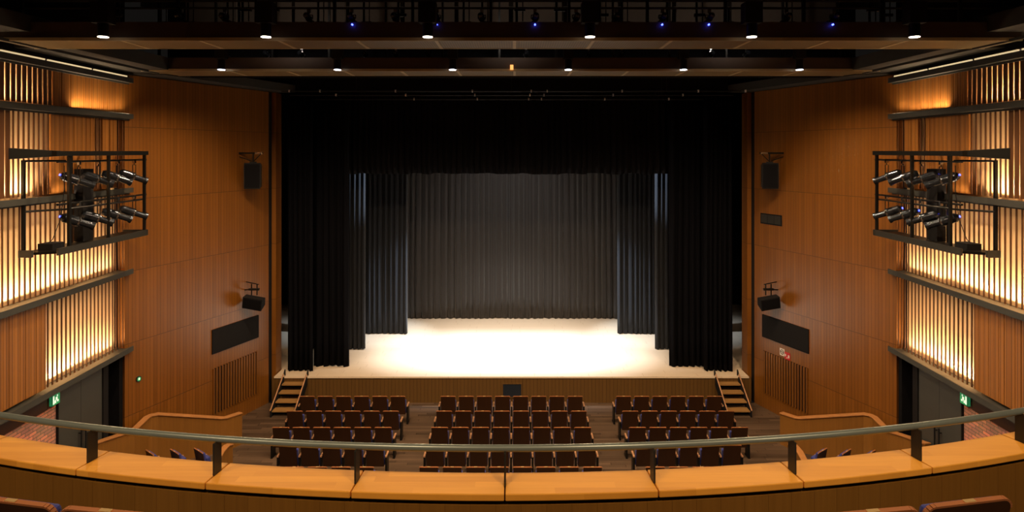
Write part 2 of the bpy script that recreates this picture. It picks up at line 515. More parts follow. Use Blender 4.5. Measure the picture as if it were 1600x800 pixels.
# ------------------------------------------------------------------ doors
for s in (-1, 1):
    nm = 'left' if s < 0 else 'right'
    d = thing('door_%d' % (1 if s < 0 else 2), None, None, (s * (wx(14.6) + 0.06), 14.6, 0), math.atan(-0.04 * s))
    d['kind'] = 'structure'
    for k, (a, b) in enumerate(((-0.79, -0.005), (0.005, 0.79))):
        lf = MB().box(-0.03, 0.03, a, b, 0.01, 3.1).build('door_leaf', M_DOOR, d)
        yy = -0.08 if k == 0 else 0.08
        hn = MB().cyl((-s * 0.09, yy, 0.95), (-s * 0.09, yy, 2.0), 0.018)
        for zz in (1.05, 1.9): hn.cyl((-s * 0.09, yy, zz), (0, yy, zz), 0.012)
        hn.build('door_handle', M_BLACK, lf)
    MB().box(-0.06, 0.06, 0.80, 1.0, 0, 3.12).box(-0.06, 0.06, -0.82, -0.795, 0, 3.12).box(-0.06, 0.06, -0.8, 0.8, 3.105, 3.14).build('door_frame', M_BLACK, d)

# ------------------------------------------------------------------ curtains


def curtain(name, label, x0, x1, y, z0, z1, fold=0.20, amp=0.07, mat=None, hem=0.03, group=None, full=1.0):
    mat = mat or M_CURT
    rnd = random.Random(name + label)
    n = max(8, int((x1 - x0) / 0.022)); rows = 9
    # irregular folds: accumulate phase with a changing frequency
    ph = 0; phs = []; am = []
    f = 1.0; a = 1.0
    for i in range(n + 1):
        if i % 7 == 0:
            f = f * 0.5 + rnd.uniform(0.65, 1.5) * 0.5; a = a * 0.5 + rnd.uniform(0.5, 1.25) * 0.5
        ph += (x1 - x0) / n / fold * 2 * PI * f; phs.append(ph); am.append(a)
    ho = [rnd.uniform(-hem, hem) for _ in range(40)]
    vs = []
    for r in range(rows + 1):
        t = r / rows   # 0 bottom
        z_ = z0 + (z1 - z0) * t
        for i in range(n + 1):
            x = x0 + (x1 - x0) * i / n
            sway = 0.05 * math.sin(phs[i] * 0.13 + 3 * t)
            k = am[i] * amp * (1.0 - 0.35 * t)
            yy = y + k * (math.sin(phs[i] + 0.5 * math.sin(3 * t + i * 0.01)) + 0.3 * math.sin(2.3 * phs[i] + 1)) + sway * 0.5
            q = (phs[i] / 8.0) % 40; j = int(q); fr = q - j
            dz = (ho[j % 40] * (1 - fr) + ho[(j + 1) % 40] * fr) * (1 - t) ** 3
            vs.append(Vector((x + 0.02 * math.cos(phs[i]) * (1 - t * .5), yy, z_ + max(dz, -0.0 if z0 < 1 else -1))))
    w_ = n + 1
    fs = [(r * w_ + i, r * w_ + i + 1, (r + 1) * w_ + i + 1, (r + 1) * w_ + i) for r in range(rows) for i in range(n)]
    m = MB(); m.add(vs, fs, True)
    cx = (x0 + x1) / 2
    o = m.build(name, mat, None, (cx, y, z0))
    md = o.modifiers.new('thickness', 'SOLIDIFY'); md.thickness = 0.012
    tag(o, label, 'curtain', group)
    return o


ZF = STAGE_Z + 0.015
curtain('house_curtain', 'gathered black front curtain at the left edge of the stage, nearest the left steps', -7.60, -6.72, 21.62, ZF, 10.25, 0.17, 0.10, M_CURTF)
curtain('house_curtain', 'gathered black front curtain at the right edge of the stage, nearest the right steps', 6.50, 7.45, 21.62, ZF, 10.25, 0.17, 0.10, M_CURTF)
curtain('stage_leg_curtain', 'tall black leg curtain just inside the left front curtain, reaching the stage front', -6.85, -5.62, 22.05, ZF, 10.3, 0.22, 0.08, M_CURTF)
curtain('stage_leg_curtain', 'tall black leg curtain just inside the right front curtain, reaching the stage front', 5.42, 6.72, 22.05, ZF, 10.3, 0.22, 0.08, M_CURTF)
curtain('stage_leg_curtain', 'second black leg curtain on the left, its narrow visible strip lit at the top', -7.6, -5.50, 23.95, ZF, 9.6, 0.18, 0.07)
curtain('stage_leg_curtain', 'second black leg curtain on the right, its narrow visible strip lit at the top', 5.35, 7.6, 23.95, ZF, 9.6, 0.18, 0.07)
curtain('stage_leg_curtain', 'third black leg curtain on the left, spotlit low down beside the back curtain', -7.2, -4.27, 26.0, ZF, 9.6, 0.20, 0.07)
curtain('stage_leg_curtain', 'third black leg curtain on the right, spotlit low down beside the back curtain', 4.27, 7.2, 26.0, ZF, 9.6, 0.20, 0.07)
curtain('back_curtain', 'wide pleated charcoal curtain closing the back of the stage', -7.5, 7.5, 28.4, ZF, 9.8, 0.30, 0.09, M_CURTB)
bc = curtain('border_curtain', 'wide black border curtain hanging across the top of the stage opening', -7.3, 7.3, 22.5, 7.50, 10.6, 0.25, 0.06, M_VOID, hem=0.035)
MB().cyl((-7.4, 0, 3.1), (7.4, 0, 3.1), 0.03).build('batten', M_STEEL, bc)
MB().cyl((-5, 0, 3.1), (-5, 0, 5.7), 0.008, n=6).cyl((5, 0, 3.1), (5, 0, 5.7), 0.008, n=6).cyl((0, 0, 3.1), (0, 0, 5.7), 0.008, n=6).build('suspension_wire', M_STEEL, bc)

# ------------------------------------------------------------------ stage steps
for s in (-1, 1):
    side = 'left' if s < 0 else 'right'
    c = s * 7.12 if s < 0 else 7.10
    t = thing('stage_steps', 'wooden steps with slanting side rails at the %s end of the stage' % side, 'steps', (c, STAGE_Y - 1.15, 0), 0, 'stage access steps')
    for k in range(4):
        z = 0.175 * (k + 1); y = 0.04 + 0.28 * k
        MB().box(-0.36, 0.36, y, y + 0.30, z - 0.035, z).build('tread', M_TREAD, t)
        MB().box(-0.36, 0.36, y + 0.20, y + 0.22, z - 0.175 if k else 0, z - 0.035).build('riser', M_BLACK, t)
    for q in (-1, 1):
        g = MB().prism([(q * 0.38 - 0.018, -0.02, 0), (q * 0.38 - 0.018, 0.25, 0), (q * 0.38 - 0.018, 1.13, 0.60), (q * 0.38 - 0.018, 1.13, 0.87), (q * 0.38 - 0.018, -0.02, 0.17)], (0.036, 0, 0))
        sg = g.build('stringer', M_BLACK, t)
        MB().cyl((q * 0.38, -0.05, 0.22), (q * 0.38, 1.10, 0.96), 0.02).build('rail', M_ARM, t)
        MB().cyl((q * 0.38, 1.12, 0.94), (q * 0.38, 1.24, 1.06), 0.02).cyl((q * 0.38, 1.24, 1.06), (q * 0.38, 1.24, 0.87), 0.02).cyl((q * 0.38, 0.02, 0.26), (q * 0.38, 0.02, 0.16), 0.012).build('rail_post', M_STEEL, t)

# ------------------------------------------------------------------ seats on the main floor


def make_seat(wid=0.435, armx=0.275, rad=0.012, side_edge=False):
    t = thing('theatre_chair', 'x', 'seat')
    tl = Matrix.Translation((0, 0, 0.40)) @ Matrix.Rotation(math.radians(11), 4, 'X')
    hw = wid / 2
    # back board with rounded upper corners; leans towards -y at the top
    r = rad; pr = [(-hw, 0, -0.12), (hw, 0, -0.12)]
    for k in range(5):
        a = k / 4 * PI / 2; pr.append((hw - r + r * math.cos(a), 0, 0.47 - r + r * math.sin(a)))
    for k in range(5):
        a = PI / 2 + k / 4 * PI / 2; pr.append((-hw + r + r * math.cos(a), 0, 0.47 - r + r * math.sin(a)))
    MB().prism(pr, (0, 0.022, 0), tl).build('backrest', M_SEATW, t)
    # pale edge following the top
    ed = MB(); top = pr[3:6] + pr[7:11]
    top = pr[2:]
    for a, b in zip(top[:-1], top[1:]):
        if not side_edge and abs(a[2] - b[2]) > 0.02: continue
        a = Vector(a); b = Vector(b)
        d = (b - a)
        if d.length < 1e-5: continue
        nn = Vector((-d.z, 0, d.x)).normalized() * -0.012
        ed.prism([a, b, b + nn, a + nn], (0, 0.028, 0), tl)
    e = ed.build('back_edge', M_SEATEDGE, t)
    MB().box(-0.035, 0.035, 0.002, 0.024, 0.481, 0.487, tl).build('number_plate', M_BRASS, e)
    MB().box(-hw + 0.02, hw - 0.02, 0.024, 0.085, -0.02, 0.44, tl).build('back_cushion', M_BLUE, t, bevel=0.02)
    # tipped-up seat
    MB().box(-hw - (0.012 if not side_edge else -0.03), hw + (0.012 if not side_edge else -0.03), 0.09, 0.19, 0.28, 0.70, Matrix.Rotation(math.radians(6), 4, 'X')).build('seat_cushion', M_BLUE, t, bevel=0.02)

    def arm(x, nm='armrest'):
        a = MB().box(x - 0.024, x + 0.024, -0.02, 0.27, 0.53, 0.575).build(nm, M_ARM, t, bevel=0.008)
        MB().box(x - 0.022, x + 0.022, -0.01, 0.24, 0.02, 0.53).box(x - 0.03, x + 0.03, -0.02, 0.28, 0, 0.02).build('armrest_post', M_STEEL, a)
        return a
    arm(armx)
    l = arm(-armx, 'end_armrest')
    return t


seat0 = make_seat()
used = [False]
FIRST = []
ROWY = (19.37, 18.27, 17.19, 16.15, 15.03)
ROWN = ('front', 'second', 'third', 'fourth', 'fifth')


def put_seat(x, y, z, rz, label, group, end):
    # y is where the top of the back stands
    if FIRST and end == 'first':
        end = True
    o = dup(seat0, (x, y + 0.09, z), rz, label, group, () if end else ('end_armrest',))
    if not end:
        pass
    return o


for bi, (bn, xr, n) in enumerate((('left', None, (6, 6, 6, 5, 5)), ('centre', None, (8, 8, 8, 8, 8)), ('right', None, (6, 6, 6, 5, 5)))):
    for ri, y in enumerate(ROWY):
        k = n[ri]
        if bn == 'left': xs = [-3.16 - 0.55 * (k - 0.5 - i) for i in range(k)]
        elif bn == 'right': xs = [3.13 + 0.55 * (i + 0.5) for i in range(k)]
        else: xs = [0.01 + 0.55 * (i - (k - 1) / 2) for i in range(k)]
        for i, x in enumerate(xs):
            put_seat(x, y, 0.0, 0, 'dark brown theatre seat, %s from the left in the %s row of the %s block' % (ORD[i], ROWN[ri], bn),
                     'theatre seats in the %s block' % bn, i == 0)

# ------------------------------------------------------------------ side boxes: low wooden partitions and their seats


def partition(name, pts, label, grp, th=0.10):
    """pts: (x, y, ztop) along the wall; panel with a rounded cap"""
    base = Vector((pts[0][0], pts[0][1], 0))
    root = thing(name, label, 'partition', base, 0, grp)
    n = len(pts)
    P = [Vector((p[0], p[1], 0)) - base for p in pts]; Z = [p[2] for p in pts]
    nor = []
    for i in range(n):
        d = (P[min(i + 1, n - 1)] - P[max(i - 1, 0)]).normalized()
        nor.append(Vector((-d.y, d.x, 0)))

    def sweep(w_, zb, zt):
        vs = []
        for p, q, z in zip(P, nor, Z):
            b_ = 0 if zb is None else z + zb
            vs += [p - q * w_ + Vector((0, 0, b_)), p + q * w_ + Vector((0, 0, b_)), p + q * w_ + Vector((0, 0, z + zt)), p - q * w_ + Vector((0, 0, z + zt))]
        m = MB()
        fs = [(3, 2, 1, 0), tuple(4 * (n - 1) + k for k in range(4))]
        for i in range(n - 1):
            for k in range(4):
                fs.append((4 * i + k, 4 * i + (k + 1) % 4, 4 * i + 4 + (k + 1) % 4, 4 * i + 4 + k))
        m.add(vs, fs); return m
    sweep(th / 2, None, -0.04).build('panel', M_PANELY, root)
    sweep(th / 2 + 0.03, -0.04, 0).build('cap', M_CAP, root, bevel=0.01)
    return root


for s in (-1, 1):
    side = 'left' if s < 0 else 'right'
    pts = [(s * 7.66, 18.15, 0.90), (s * 7.90, 17.72, 0.94), (s * 8.0, 17.66, 0.96), (s * 9.33, 16.92, 1.37), (s * 9.44, 16.78, 1.39), (s * 9.47, 16.65, 1.39), (s * 9.48, 16.05, 1.30), (s * 9.60, 15.6, 1.38), (s * 9.66, 14.8, 1.55)]
    partition('box_partition', pts, 'wooden partition with a pale cap enclosing the %s side box, running to the door' % side, 'side box partitions')
    pts = [(s * 7.12, 16.3, 0.86), (s * 7.15, 16.12, 0.90), (s * 7.14, 15.8, 0.90), (s * 7.05, 15.3, 0.88), (s * 7.0, 14.4, 0.88)]
    partition('box_end_partition', pts, 'short curved end partition on the aisle side of the %s side box' % side, 'side box end partitions')
    for k, (x, y) in enumerate(((8.85, 15.75), (8.27, 15.8), (7.70, 15.85))):
        put_seat(s * x, y, 0.0, s * math.radians(38), 'blue upholstered seat inside the %s side box, %s from the side wall' % (side, ORD[k]), 'seats in the %s side box' % side, True)

# ------------------------------------------------------------------ black wall panels, vents, signs, speakers on the angled walls


def wall_frame(s, y):   # matrix: local x along the wall towards the stage (mirrored on the right), local y into the room
    dr = Vector((-s * 0.377, 1, 0)).normalized()
    nr = Vector((-s * 1, -0.377, 0)).normalized()
    return Matrix(((dr.x, nr.x, 0, iw(y, s)), (dr.y, nr.y, 0, y), (0, 0, 1, 0), (0, 0, 0, 1)))


def ydepth(px, s):   # depth of the angled wall seen at picture column px
    u = (px - 804) / 1000
    return (s * (8.02 + 0.377 * STAGE_Y) - 0.1) / (u + s * 0.377)


def wallthing(name, label, cat, s, y, z, grp=None):
    M = wall_frame(s, y)
    t = thing(name, label, cat, (M[0][3], M[1][3], z), 0, grp)
    R = M.copy(); R.translation = (0, 0, 0)
    return t, R


for s in (-1, 1):
    side = 'left' if s < 0 else 'right'
    pa, pb = (332, 402) if s < 0 else (1263, 1193)
    ya, yb = ydepth(pa, s), ydepth(pb, s)
    ln = (yb - ya) * math.sqrt(1 + 0.377 ** 2)
    t, R = wallthing('black_wall_panel', 'long black rectangular panel on the %s wooden wall beside the stage' % side, 'panel', s, ya, 2.32, 'black wall panels')
    MB().box(0, ln, 0, 0.03, 0, 0.66, R).build('screen', M_BLACK, t)
    MB().box(-0.03, ln + 0.03, 0, 0.035, -0.03, 0, R).box(-0.03, ln + 0.03, 0, 0.035, 0.66, 0.69, R).box(-0.03, 0, 0, 0.035, 0, 0.66, R).box(ln, ln + 0.03, 0, 0.035, 0, 0.66, R).build('frame', M_BLACK, t)
    t, R = wallthing('air_grille', 'vertical slatted wooden grille low on the %s wall under the black panel' % side, 'grille', s, ya, 0.5, 'air grilles')
    g = MB()
    k = 0
    while k * 0.11 < ln: g.box(k * 0.11, k * 0.11 + 0.05, 0, 0.04, 0, 1.35, R); k += 1
    g.build('slats', M_WALL, t)
    MB().box(0, ln, 0, 0.008, 0, 1.35, R).build('backing', M_BLACK, t)

    # upper speaker on a bracket
    y = 20.1
    t, R = wallthing('wall_loudspeaker', 'tall black loudspeaker hanging upright from a bracket high on the %s wall' % side, 'speaker', s, y, 7.13, 'upright wall speakers')
    F = Matrix.Translation((-s * 0.35, -0.15, 0)) @ Matrix.Rotation(-s * math.radians(14), 4, 'Z')
    cab = MB().prism([(-0.24, -0.2, 0), (0.24, -0.2, 0), (0.19, 0.2, 0), (-0.19, 0.2, 0)], (0, 0, 0.80), F).build('cabinet', M_BLACK, t, bevel=0.01)
    MB().box(-0.21, 0.21, -0.215, -0.2, 0.04, 0.76, F).build('grille', M_VOID, cab)
    MB().box(-0.245, -0.235, -0.19, 0.1, 0.05, 0.75, F).box(0.235, 0.245, -0.19, 0.1, 0.05, 0.75, F).build('side_plate', M_GREYSTEEL, cab)
    MB().box(-0.10, 0.10, -0.02, 0.02, 0.80, 0.84, F).cyl(F @ Vector((0, 0, 0.83)), F @ Vector((0, 0, 1.08)), 0.022).build('yoke', M_STEEL, t)
    br = MB().box(*sorted((s * 0.40, -s * 0.65)), -0.20, -0.14, 1.08, 1.13)
    br.cyl((s * 0.30, -0.17, 1.08), (-s * 0.30, -0.17, 0.86), 0.014).cyl((-s * 0.6, -0.17, 1.08), (-s * 0.38, -0.17, 0.86), 0.014)
    br.cyl((s * 0.30, -0.17, 1.10), (s * 0.42, 0.35, 1.10), 0.016).cyl((-s * 0.3, -0.17, 1.10), (s * 0.20, 0.40, 1.10), 0.016)
    br.build('bracket', M_STEEL, t)
    tip = MB().box(*sorted((-s * 0.65, -s * 0.42)), -0.21, -0.13, 1.075, 1.135).build('bracket_tip', M_CHROME, t)
    # lower speaker lying on its side, tilted down
    t, R = wallthing('stage_monitor_speaker', 'small black loudspeaker lying sideways on a bracket halfway up the %s wall' % side, 'speaker', s, 20.1, 3.35, 'sideways wall speakers')
    F = Matrix.Translation((-s * 0.36, -0.12, 0.1)) @ Matrix.Rotation(-s * math.radians(10), 4, 'Y') @ Matrix.Rotation(math.radians(22), 4, 'X')
    cab = MB().prism([(-0.30, -0.18, 0), (-0.30, 0.14, 0.03), (-0.30, 0.14, 0.30), (-0.30, -0.12, 0.38)], (0.6, 0, 0), F).build('cabinet', M_BLACK, t, bevel=0.008)
    MB().prism([(-0.27, -0.175, 0.04), (-0.27, -0.19, 0.04), (-0.27, -0.14, 0.35), (-0.27, -0.125, 0.35)], (0.54, 0, 0), F).build('grille', M_VOID, cab)
    b2 = MB().cyl((-s * 0.5, -0.1, 0.78), (s * 0.36, 0.25, 0.86), 0.016).cyl((-s * 0.25, -0.1, 0.62), (s * 0.42, 0.28, 0.52), 0.02)
    b2.cyl((-s * 0.28, -0.1, 0.45), (-s * 0.28, -0.1, 0.80), 0.02).cyl((-s * 0.45, -0.1, 0.45), (-s * 0.45, -0.1, 0.80), 0.02).box(*sorted((-s * 0.2, -s * 0.52)), -0.14, -0.06, 0.60, 0.66)
    b2.build('bracket', M_STEEL, t)

# small vent only on the right wall
y = ydepth(1206, 1)
t, R = wallthing('wall_vent', 'small dark rectangular vent plate on the right wooden wall below the upright speaker', 'vent', 1, ydepth(1222, 1), 5.95)
ln = (ydepth(1189, 1) - ydepth(1222, 1)) * 1.07
MB().box(0, ln, 0, 0.02, 0, 0.34, R).build('frame', M_BLACK, t)
g = MB()
for k in range(3): g.box(0.04 + k * (ln - 0.06) / 3, 0.02 + (k + 1) * (ln - 0.06) / 3, 0.02, 0.028, 0.04, 0.30, R)
g.build('grille', M_GREYSTEEL, t)
# pictogram signs under the right black panel
ys = ydepth(1226, 1)
t, R = wallthing('prohibition_sign', 'white square pictogram sign with a barred ring beneath the right black panel', 'sign', 1, ys, 1.92)
MB().box(-0.0, 0.19, 0, 0.012, 0, 0.22, R).build('board', M_WHITE, t)
rg = MB()
for k in range(16):
    a0 = 2 * PI * k / 16; a1 = 2 * PI * (k + 1) / 16
    pts = [(0.095 + r * math.cos(a), 0.012, 0.115 + r * math.sin(a)) for r, a in ((0.055, a0), (0.075, a0), (0.075, a1), (0.055, a1))]
    rg.prism(pts, (0, 0.004, 0), R)
rg.box(0.05, 0.14, 0.012, 0.016, 0.105, 0.125, R)
rg.build('pictogram', M_BLACK, t)
t, R = wallthing('red_notice_sign', 'red notice sign with small white symbols beside the pictogram sign', 'sign', 1, ys, 1.86)
MB().box(-0.23, -0.01, 0, 0.012, 0, 0.22, R).build('board', M_RED, t)
MB().box(-0.21, -0.15, 0.012, 0.016, 0.06, 0.15, R).box(-0.13, -0.09, 0.012, 0.016, 0.04, 0.07, R).box(-0.07, -0.03, 0.012, 0.016, 0.09, 0.16, R).build('symbols', M_WHITE, t)
# small round green lamp on the left wall
yl = ydepth(216, -1)
t, R = wallthing('round_guide_light', 'small round green guide light on the left wooden wall', 'light', -1, yl, 8.3 - 0.356 * yl)
MB().cyl(R @ Vector((0, 0, 0)), R @ Vector((0, 0.03, 0)), 0.075, n=20).build('rim', M_GREYSTEEL, t)
MB().cyl(R @ Vector((0, 0.03, 0)), R @ Vector((0, 0.035, 0)), 0.055, n=20).build('lens', M_GREEN, t)
MB().box(-0.02, 0.02, 0.035, 0.037, -0.02, 0.03, R).build('figure', M_WHITEEM, t)
# exit signs by the doors
for s in (-1, 1):
    side = 'left' if s < 0 else 'right'
    t = thing('exit_sign', 'green running-man exit sign on the %s brick wall beside the charcoal door' % side, 'sign', (s * (wx(13.5) - 0.03), 13.62, 3.02), 0, 'exit signs')
    MB().box(-0.03, 0.03, -0.12, 0.12, -0.12, 0.12).build('box', M_BLACK, t)
    x0, x1 = sorted((-s * 0.03, -s * 0.034))
    MB().box(x0, x1, -0.11, 0.11, -0.11, 0.11).box(-0.028, 0.028, -0.122, -0.12, -0.11, 0.11).build('face', M_GREEN, t)
    x0, x1 = sorted((-s * 0.034, -s * 0.037))
    f = MB()
    f.box(x0, x1, 0.02, 0.05, 0.055, 0.085).box(x0, x1, -0.015, 0.035, -0.015, 0.045).box(x0, x1, -0.045, -0.005, -0.075, -0.015).box(x0, x1, 0.025, 0.07, -0.06, -0.02).box(x0, x1, -0.095, -0.055, -0.085, 0.085)
    f.build('figure', M_WHITEEM, t)

# ------------------------------------------------------------------ lighting galleries on the side walls, with spotlights


def make_spotlight():
    """points along +x of its own frame before aiming; origin at the clamp"""
    t = thing('theatre_spotlight', 'x', 'spotlight')
    return t


def spotlight(loc, aim, label, group, led=False, length=0.52, r=0.075, drop=0.30, clamp=True):
    """loc = clamp point on the pipe, lamp body hangs drop below, turned along aim"""
    t = thing('theatre_spotlight', label, 'spotlight', loc, 0, group)
    c = Vector((0, 0, -drop)); a = Vector(aim).normalized()
    side = a.cross(Vector((0, 0, 1))).normalized()
    L_ = length
    body = MB().cyl(c - a * L_ * 0.45, c - a * L_ * 0.02, r, r * 1.05, 14)
    body.cyl(c - a * L_ * 0.55, c - a * L_ * 0.45, r * 0.6, r * 0.95, 14)
    b = body.build('lamp_house', M_SPOT, t)
    MB().cyl(c - a * L_ * 0.02, c + a * L_ * 0.38, r * 0.72, r * 0.72, 14).build('lens_tube', M_SPOT, t)
    MB().cyl(c + a * L_ * 0.38, c + a * L_ * 0.47, r * 0.85, r * 0.95, 14).build('front_ring', M_SPOT, t)
    MB().cyl(c - a * L_ * 0.05, c + a * L_ * 0.0, r * 1.12, r * 1.12, 14).build('focus_collar', M_CHROME, t)
    y = MB()
    for q in (-1, 1):
        y.cyl(c + side * q * (r * 1.25), side * q * (r * 1.25) + Vector((0, 0, -0.10)), 0.010, n=6)
    y.cyl(side * -r * 1.25 + Vector((0, 0, -0.10)), side * r * 1.25 + Vector((0, 0, -0.10)), 0.010, n=6)
    y.cyl((0, 0, -0.10), (0, 0, -0.02), 0.012, n=6)
    y.build('yoke', M_STEEL, t)
    MB().box(-0.03, 0.03, -0.03, 0.03, -0.055, 0.035).build('clamp', M_CHROME, t)
    if led:
        MB().cyl(c - a * L_ * 0.56, c - a * L_ * 0.585, 0.020, n=8).build('status_light', M_BLUELED, t)
    return t


M_SPOT = plain('glossy_black_lamp_paint', (0.055, 0.065, 0.085), 0.18, metal=0.75)
for s in (-1, 1):
    side = 'left' if s < 0 else 'right'
    XO = 9.10; XW = 9.66
    g = thing('lighting_gallery', 'black steel lighting gallery frame bracketed to the %s slatted wall' % side, 'lighting frame', (s * XW, 14.3, 6.2), 0, 'side lighting galleries')

    def q(x, y, z): return Vector((s * x - s * XW, y - 14.3, z - 6.2))

    def qb(mb, xa, xb, ya, yb, za, zb):
        A = q(xa, ya, za); B = q(xb, yb, zb)
        return mb.box(min(A.x, B.x), max(A.x, B.x), A.y, B.y, A.z, B.z)
    # platform
    pf = MB()
    pf.prism([q(XW, 12.6, 6.24), q(9.52, 12.62, 6.24), q(XO, 12.85, 6.24), q(XO, 15.95, 6.24), q(XW + 0.02, 15.95, 6.24)], (0, 0, 0.05))
    pf.build('platform', M_STEEL, g)
    qb(qb(qb(MB(), XO, XO - 0.04, 12.85, 15.97, 6.20, 6.34), XW, XO - 0.04, 15.95, 16.0, 6.20, 6.34), XW, XO + 0.3, 12.58, 12.64, 6.20, 6.34).build('edge_beam', M_GREYSTEEL, g)
    # top beam
    tb = qb(MB(), XO + 0.02, XO - 0.08, 12.75, 15.95, 8.20, 8.30)
    tb.prism([q(XW + 0.02, 12.35, 8.14), q(XW + 0.02, 12.35, 8.36), q(XO + 0.0, 13.0, 8.30), q(XO + 0.0, 13.0, 8.20)], (0, 0.08, 0))
    tb.build('top_beam', M_STEEL, g)
    qb(qb(qb(MB(), XW + 0.02, XO, 13.2, 13.26, 8.2, 8.27), XW + 0.02, XO, 14.5, 14.56, 8.2, 8.27), XW + 0.02, XO, 15.85, 15.91, 8.2, 8.27).build('bracket', M_STEEL, g)
    for x, y in ((XO, 13.22), (XO, 14.5), (XO, 15.9), (XW - 0.06, 12.64), (XW - 0.05, 14.0), (XW - 0.05, 15.3)):
        if x == XW - 0.06: z1 = 8.12
        else: z1 = 8.25
        w_ = 0.028
        A = q(x, y, 6.22)
        MB().box(A.x - w_, A.x + w_, A.y - w_, A.y + w_, 0, z1 - 6.2).build('post', M_STEEL, g)
    pipes = MB()
    pipes.cyl(q(XW - 0.06, 12.64, 8.10), q(XO + 0.06, 13.2, 8.10), 0.022).build('top_rail', M_STEEL, g)
    for zz in (7.10,):
        MB().tube([q(XW - 0.06, 12.64, zz), q(XO + 0.05, 13.2, zz), q(XO + 0.05, 15.9, zz)], 0.022).build('middle_rail', M_STEEL, g)
    for zz in (8.08, 7.20):
        MB().cyl(q(XO + 0.16, 13.1, zz), q(XO + 0.16, 16.25, zz), 0.024).build('lamp_pipe', M_STEEL, g)
    qb(MB(), XO + 0.15, XO + 0.45, 12.95, 13.3, 6.29, 6.42).build('cable_box', M_BLACK, g)
    # dark column box behind the lamps
    qb(MB(), XW - 0.02, XW - 0.22, 14.15, 14.5, 6.3, 7.9).build('dimmer_cabinet', M_BLACK, g)
    cb = MB().tube([q(XO + 0.16, 13.3, 8.0), q(XO + 0.14, 13.28, 7.5), q(XO + 0.2, 13.25, 6.9), q(XO + 0.25, 13.1, 6.5), q(XO + 0.3, 13.05, 6.42)], 0.008, 6)
    cb.build('cable', M_BLACK, g)
    k = 0
    for row, zz in (('upper', 8.06), ('lower', 7.18)):
        for i, y in enumerate((13.75, 14.4, 15.1, 15.75)):
            led = (s > 0 and ((row == 'upper' and i in (0, 1)) or row == 'lower')) or (s < 0 and i == 0)
            spotlight((s * (XO + 0.16), y, zz), (-s * 0.62, 0.62, -0.36), 'black spotlight on the %s pipe of the %s gallery, %s from the balcony end' % (row, side, ORD[i]),
                      'spotlights on the %s gallery' % side, led, length=0.64, r=0.10, drop=0.40)

# ------------------------------------------------------------------ ceiling: lighting bridges, downlights, pipes


def bridge(y0, y1, hw, label, zb=10.30):
    t = thing('lighting_bridge', label, 'lighting bridge', (0, (y0 + y1) / 2, zb), 0, 'ceiling lighting bridges')
    d = (y1 - y0) / 2
    MB().box(-hw, hw, -d, d, 0, 0.03).build('underside_panel', M_PERF, t)
    n = int(2 * hw / 1.45)
    for k in range(-5, 6):
        x = k * 1.42 + 0.1
        MB().box(x - 0.03, x + 0.03, -d, d, -0.012, 0).build('joint_strip', M_PERFEDGE, t)
    MB().box(-hw, hw, -d - 0.03, -d, -0.015, 0.045).box(-hw, hw, d, d + 0.03, -0.01, 0.04).build('edge_trim', M_PERFEDGE, t)
    MB().box(-hw, hw, -d, -d + 0.05, 0.045, 0.33).build('fascia', M_FASC, t)
    MB().box(-hw, hw, d - 0.05, d, 0.045, 0.33).build('rear_fascia', M_CEIL, t)
    for zz in (0.62, 0.75, 0.86):
        MB().cyl((-hw, -d + 0.1, zz - 0.02), (hw, -d + 0.1, zz - 0.02), 0.020, n=8).build('rail', M_CEIL, t)
    x = -hw + 0.4; k = 0
    rr = random.Random(3)
    while x < hw:
        MB().box(x - 0.025, x + 0.025, -d + 0.05, -d + 0.11, 0.05, 1.9).build('post', M_STEEL, t)
        x += 1.42
    return t


M_PERFEDGE = plain('ochre_metal_trim', (0.46, 0.36, 0.20), 0.45, metal=0.2)
M_FASC = plain('dark_brown_fascia', (0.05, 0.028, 0.016), 0.6)
bridge(11.55, 12.45, 9.25, 'long lighting bridge with ochre perforated underside, nearest the balcony')
bridge(15.95, 16.95, 9.2, 'long lighting bridge with ochre perforated underside, nearer the stage')

dl0 = None
for bi, (y, bn, lens) in enumerate(((11.2, 'bridge nearest the balcony', M_LENS), (15.72, 'bridge nearer the stage', M_LENS2))):
    for i, x in enumerate(DL_X):
        t = thing('house_downlight', 'black downlight with glowing lens, %s from the left on the %s' % (ORD[i], bn), 'downlight', (x, y, 10.27), 0, 'downlights on the ' + bn)
        if bi == 0:
            MB().box(-0.15, 0.15, -0.12, 0.12, 0.26, 0.62).build('housing', M_BLACK, t)
        else:
            MB().box(-0.12, 0.12, -0.1, 0.1, 0.30, 0.55).build('housing', M_BLACK, t)
        MB().cyl((0, 0, 0.03), (0, 0, 0.27), 0.09, n=18).build('barrel', M_STEEL, t)
        MB().cyl((0, 0, 0.02), (0, 0, 0.03), 0.085, n=18).build('lens', lens, t)
        MB().cyl((0.0, 0.1, 0.4), (0.0, 0.45, 0.4), 0.02, n=6).build('mounting_arm', M_STEEL, t)

# spotlights along the bridges
XS1 = [283, 352, 483, 550, 618, 683, 753, 836, 900, 962, 1035, 1108, 1228, 1302]
LED1 = {550, 836, 1035, 1108, 1302, 683}
for i, px in enumerate(XS1):
    y = 11.68; x = (px - 804) / 1000 * y + 0.1
    spotlight((x, y, 10.88), (-0.12 * (1 if x > 0 else -1), 0.86, -0.35), 'small black spotlight on the rail nearest the balcony, %s from the left' % (ORD + ('thirteenth', 'fourteenth'))[i],
              'spotlights on the bridge nearest the balcony', False, length=0.30, r=0.055, drop=0.17)
for px in sorted(LED1):
    y = 11.50; x = (px - 804) / 1000 * y + 0.1
    o = MB().cyl((x, y + 0.03, 10.575), (x, y, 10.575), 0.016 if px != 683 else 0.009, n=10).build('indicator_lamp', M_BLUELED, None, (x, y, 10.575))
    tag(o, 'tiny blue indicator lamp on the near bridge, %s from the left of the lit ones' % ORD[sorted(LED1).index(px)], 'indicator', 'blue indicator lamps')
